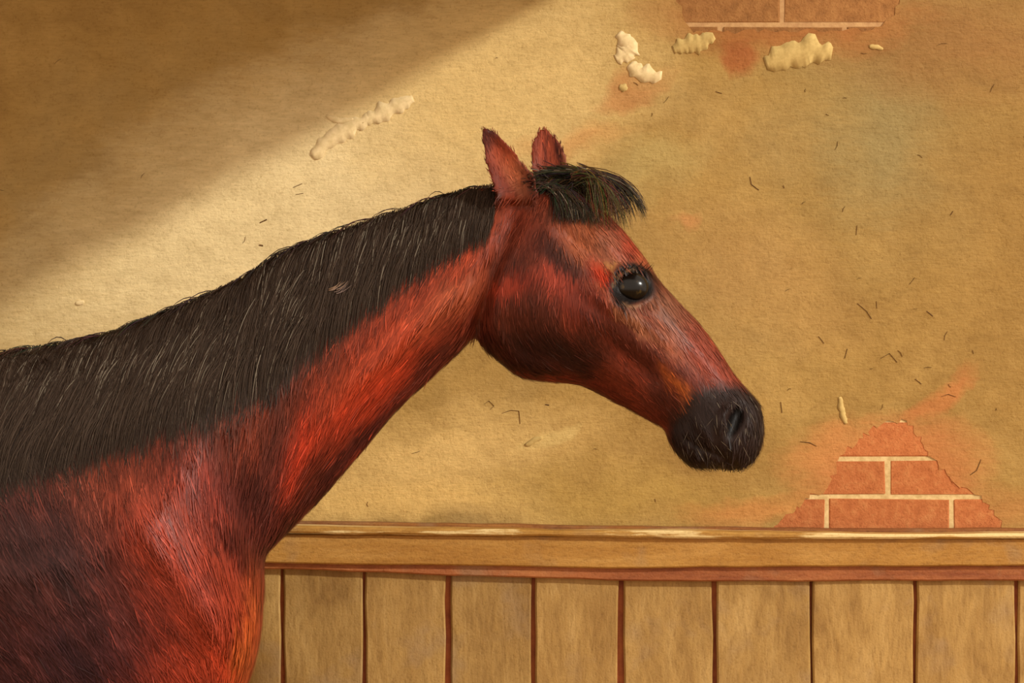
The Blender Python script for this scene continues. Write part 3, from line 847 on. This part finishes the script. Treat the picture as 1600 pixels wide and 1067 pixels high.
for i in range(12000):
    px = R.uniform(-240, 774)
    top = float(np.interp(px, CX, CYY))
    left = np.interp(px, [-240, 100, 450, 800], [0.55, 0.55, 0.42, 0.30])
    clump = mnoise.noise((px * 0.018, i % 5 * 0.3, 2.0))
    u0 = R.random() ** 1.3
    bot0 = float(mane_bottom(px - 40))
    start = top + 2 + u0 * (bot0 - top) * 0.62
    if u0 < 0.25: start = top + R.uniform(-3, 6)
    if px < 0 and start > 740: continue
    L = R.uniform(45, 130) * (0.6 if px > 620 else 1.0)
    lim = bot0 + 18 + 34 * clump + 14 * mnoise.noise((px * 0.07, 3.3, 1.0)) + R.gauss(0, 10)
    pts = []
    lean = left + 0.35 * clump + R.gauss(0, 0.10)
    for k in range(7):
        t = k / 6; s = t * L
        x = px - lean * s * (1.15 - 0.45 * t); y = start + s * (0.78 + 0.3 * t)
        pts.append((x, y))
    if pts[-1][1] > lim:
        f = max(0.15, (lim - start) / max(1, pts[-1][1] - start))
        if f <= 0.16: continue
        pts = [(px + (a - px) * f, start + (b - start) * f) for a, b in pts]
    o = R.uniform(0.0005, 0.006)
    P3 = follow(pts, [o * (0.6 + 0.4 * math.sin(math.pi * min(1, .2 + k / 6))) for k in range(7)], 0.0)
    g_ = R.gauss(0, 9); c = lin((58 + g_, 46 + g_ * .9, 37 + g_ * .8))
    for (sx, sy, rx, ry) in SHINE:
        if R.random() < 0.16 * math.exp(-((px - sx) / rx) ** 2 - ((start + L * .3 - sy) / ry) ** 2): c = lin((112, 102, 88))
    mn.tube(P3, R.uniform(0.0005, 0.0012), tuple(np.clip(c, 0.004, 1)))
# wisps standing off the crest
for i in range(170):
    px = R.uniform(-120, 780); top = float(np.interp(px, CX, CYY))
    h = abs(R.gauss(0, 4)) + 1; L = R.uniform(30, 70); sgn = -1
    if mnoise.noise((px * 0.03, 0, 5)) < -0.05 and R.random() < .6: continue
    pts = []
    for k in range(6):
        t = k / 5
        x = px + sgn * L * t; base = float(np.interp(x, CX, CYY))
        pts.append((x, base + 6 - (h + 6) * math.sin(math.pi * min(1, 0.15 + t * 0.75)) + 8 * t * t))
    y = R.uniform(-0.03, 0.02)
    mn.tube([P(a, b, y - 0.01 * k) for k, (a, b) in enumerate(pts)], R.uniform(0.0007, 0.0014), tuple(np.clip(lin((R.gauss(56, 8), R.gauss(44, 7), R.gauss(35, 6))), .004, 1)))
for i in range(11):                       # pale rubbed tuft in the middle of the mane
    x, y = R.uniform(512, 528), R.uniform(452, 462); L = R.uniform(14, 26)
    mn.tube(follow([(x + L * t, y - 10 * t * t - 3 * t + R.uniform(-.5, .5)) for t in (0, .33, .66, 1)], 0.007, 0.0), 0.0011, tuple(lin(R.choice([(118, 100, 92), (96, 84, 80), (140, 112, 88)]))))
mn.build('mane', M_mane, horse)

# --- forelock
fl = Strands()
def bez(p, n):
    out = []
    for k in range(n):
        t = k / (n - 1); a = (1 - t) ** 3; b = 3 * t * (1 - t) ** 2; c = 3 * t * t * (1 - t); d = t ** 3
        out.append((a * p[0][0] + b * p[1][0] + c * p[2][0] + d * p[3][0], a * p[0][1] + b * p[1][1] + c * p[2][1] + d * p[3][1]))
    return out
for i in range(1250):
    g = R.gauss
    u = R.random()
    if u < 0.16:      # long lock sweeping off the forehead
        v = R.random()
        rt = (g(868, 16), g(272, 6)); v = v ** 1.5; tip = (1011 - 40 * v + g(0, 2), 332 - 4 * v + g(0, 8))
        p = [rt, (915 + g(0, 8), 258 + g(6, 5)), (988 - 26 * v + g(0, 4), 268 + 12 * v + g(0, 5)), tip]; off = R.uniform(0.004, 0.02)
    elif u < 0.68:    # dense part hanging over the temple
        rt = (g(852, 14), g(284, 9)); x = R.uniform(862, 925)
        p = [rt, (rt[0] + 25 + g(0, 6), 272 + g(0, 6)), (x + g(0, 5), 300 + g(0, 8)), (x + g(6, 6), R.uniform(325, 352))]; off = R.uniform(0.003, 0.013)
    else:             # thin veil to the brow
        rt = (g(880, 16), g(274, 7)); x = R.uniform(915, 980)
        p = [rt, (rt[0] + 30, 264 + g(0, 6)), (x - 6 + g(0, 5), 288 + g(0, 8)), (x + g(2, 5), R.uniform(330, 362))]; off = R.uniform(0.003, 0.012)
    pts = bez(p, 9)
    P3 = follow(pts, off, R.uniform(-0.05, 0.03))
    for _ in range(2):
        P3 = [P3[0]] + [Vector((P3[k].x, (P3[k - 1].y + P3[k].y * 2 + P3[k + 1].y) / 4, P3[k].z)) for k in range(1, len(P3) - 1)] + [P3[-1]]
    c = lin((g(48, 8), g(40, 7), g(31, 6))) if u < 0.68 else lin((g(74, 12), g(58, 10), g(34, 7)))
    if R.random() < 0.05: c = lin((120, 108, 90))
    fl.tube(P3, R.uniform(0.0007, 0.0015), tuple(np.clip(c, .004, 1)))
fl.build('forelock', M_mane, horse)

# --- eyelashes and whiskers
wk = Strands()
for i in range(16):
    a = R.uniform(0, 1); x0, y0 = 968 + 48 * a, 428 - 9 * math.sin(math.pi * a)
    q = follow([(x0, y0)], 0.004, None)[0]
    t = Vector((R.uniform(.2, .9), -0.5, R.uniform(.3, .8))).normalized() * R.uniform(.012, .026)
    wk.tube([q, q + t * .5, q + t + Vector((0, 0, .002))], 0.0007, tuple(lin((30, 24, 22))))
for i in range(34):
    x0, y0 = R.uniform(1055, 1180), R.uniform(640, 722)
    if abs(x0 - 1120) / 75 + abs(y0 - 680) / 55 > 1: continue
    q = follow([(x0, y0)], -0.001, None)[0]
    t = Vector((R.uniform(-.5, .7), -0.25, R.uniform(-1, -.2))).normalized() * R.uniform(.012, .03)
    wk.tube([q, q + t * .5 + Vector((0, -.002, 0)), q + t], 0.0006, tuple(lin(R.choice([(84, 72, 58), (40, 30, 26), (100, 86, 66)]))))
wk.build('lashes_and_whiskers', M_mane, horse)

# --- tail (hangs behind, outside the picture)
tl = Strands()
for i in range(500):
    y = R.gauss(0, .02); x = R.gauss(0, 22); s = R.uniform(.75, 1)
    pts = bez([(-1040 + x * .4, 690), (-1120 + x, 760), (-1120 + x * 1.6, 1150), (-1085 + x * 2, 690 + 800 * s)], 8)
    tl.tube([Vector(((a - 800) * HK, y * (1 + k * .25), CAMZ - (b - 533.5) * HK)) for k, (a, b) in enumerate(pts)], 0.003, tuple(lin((44, 34, 30))))
tl.build('tail', M_mane, horse)
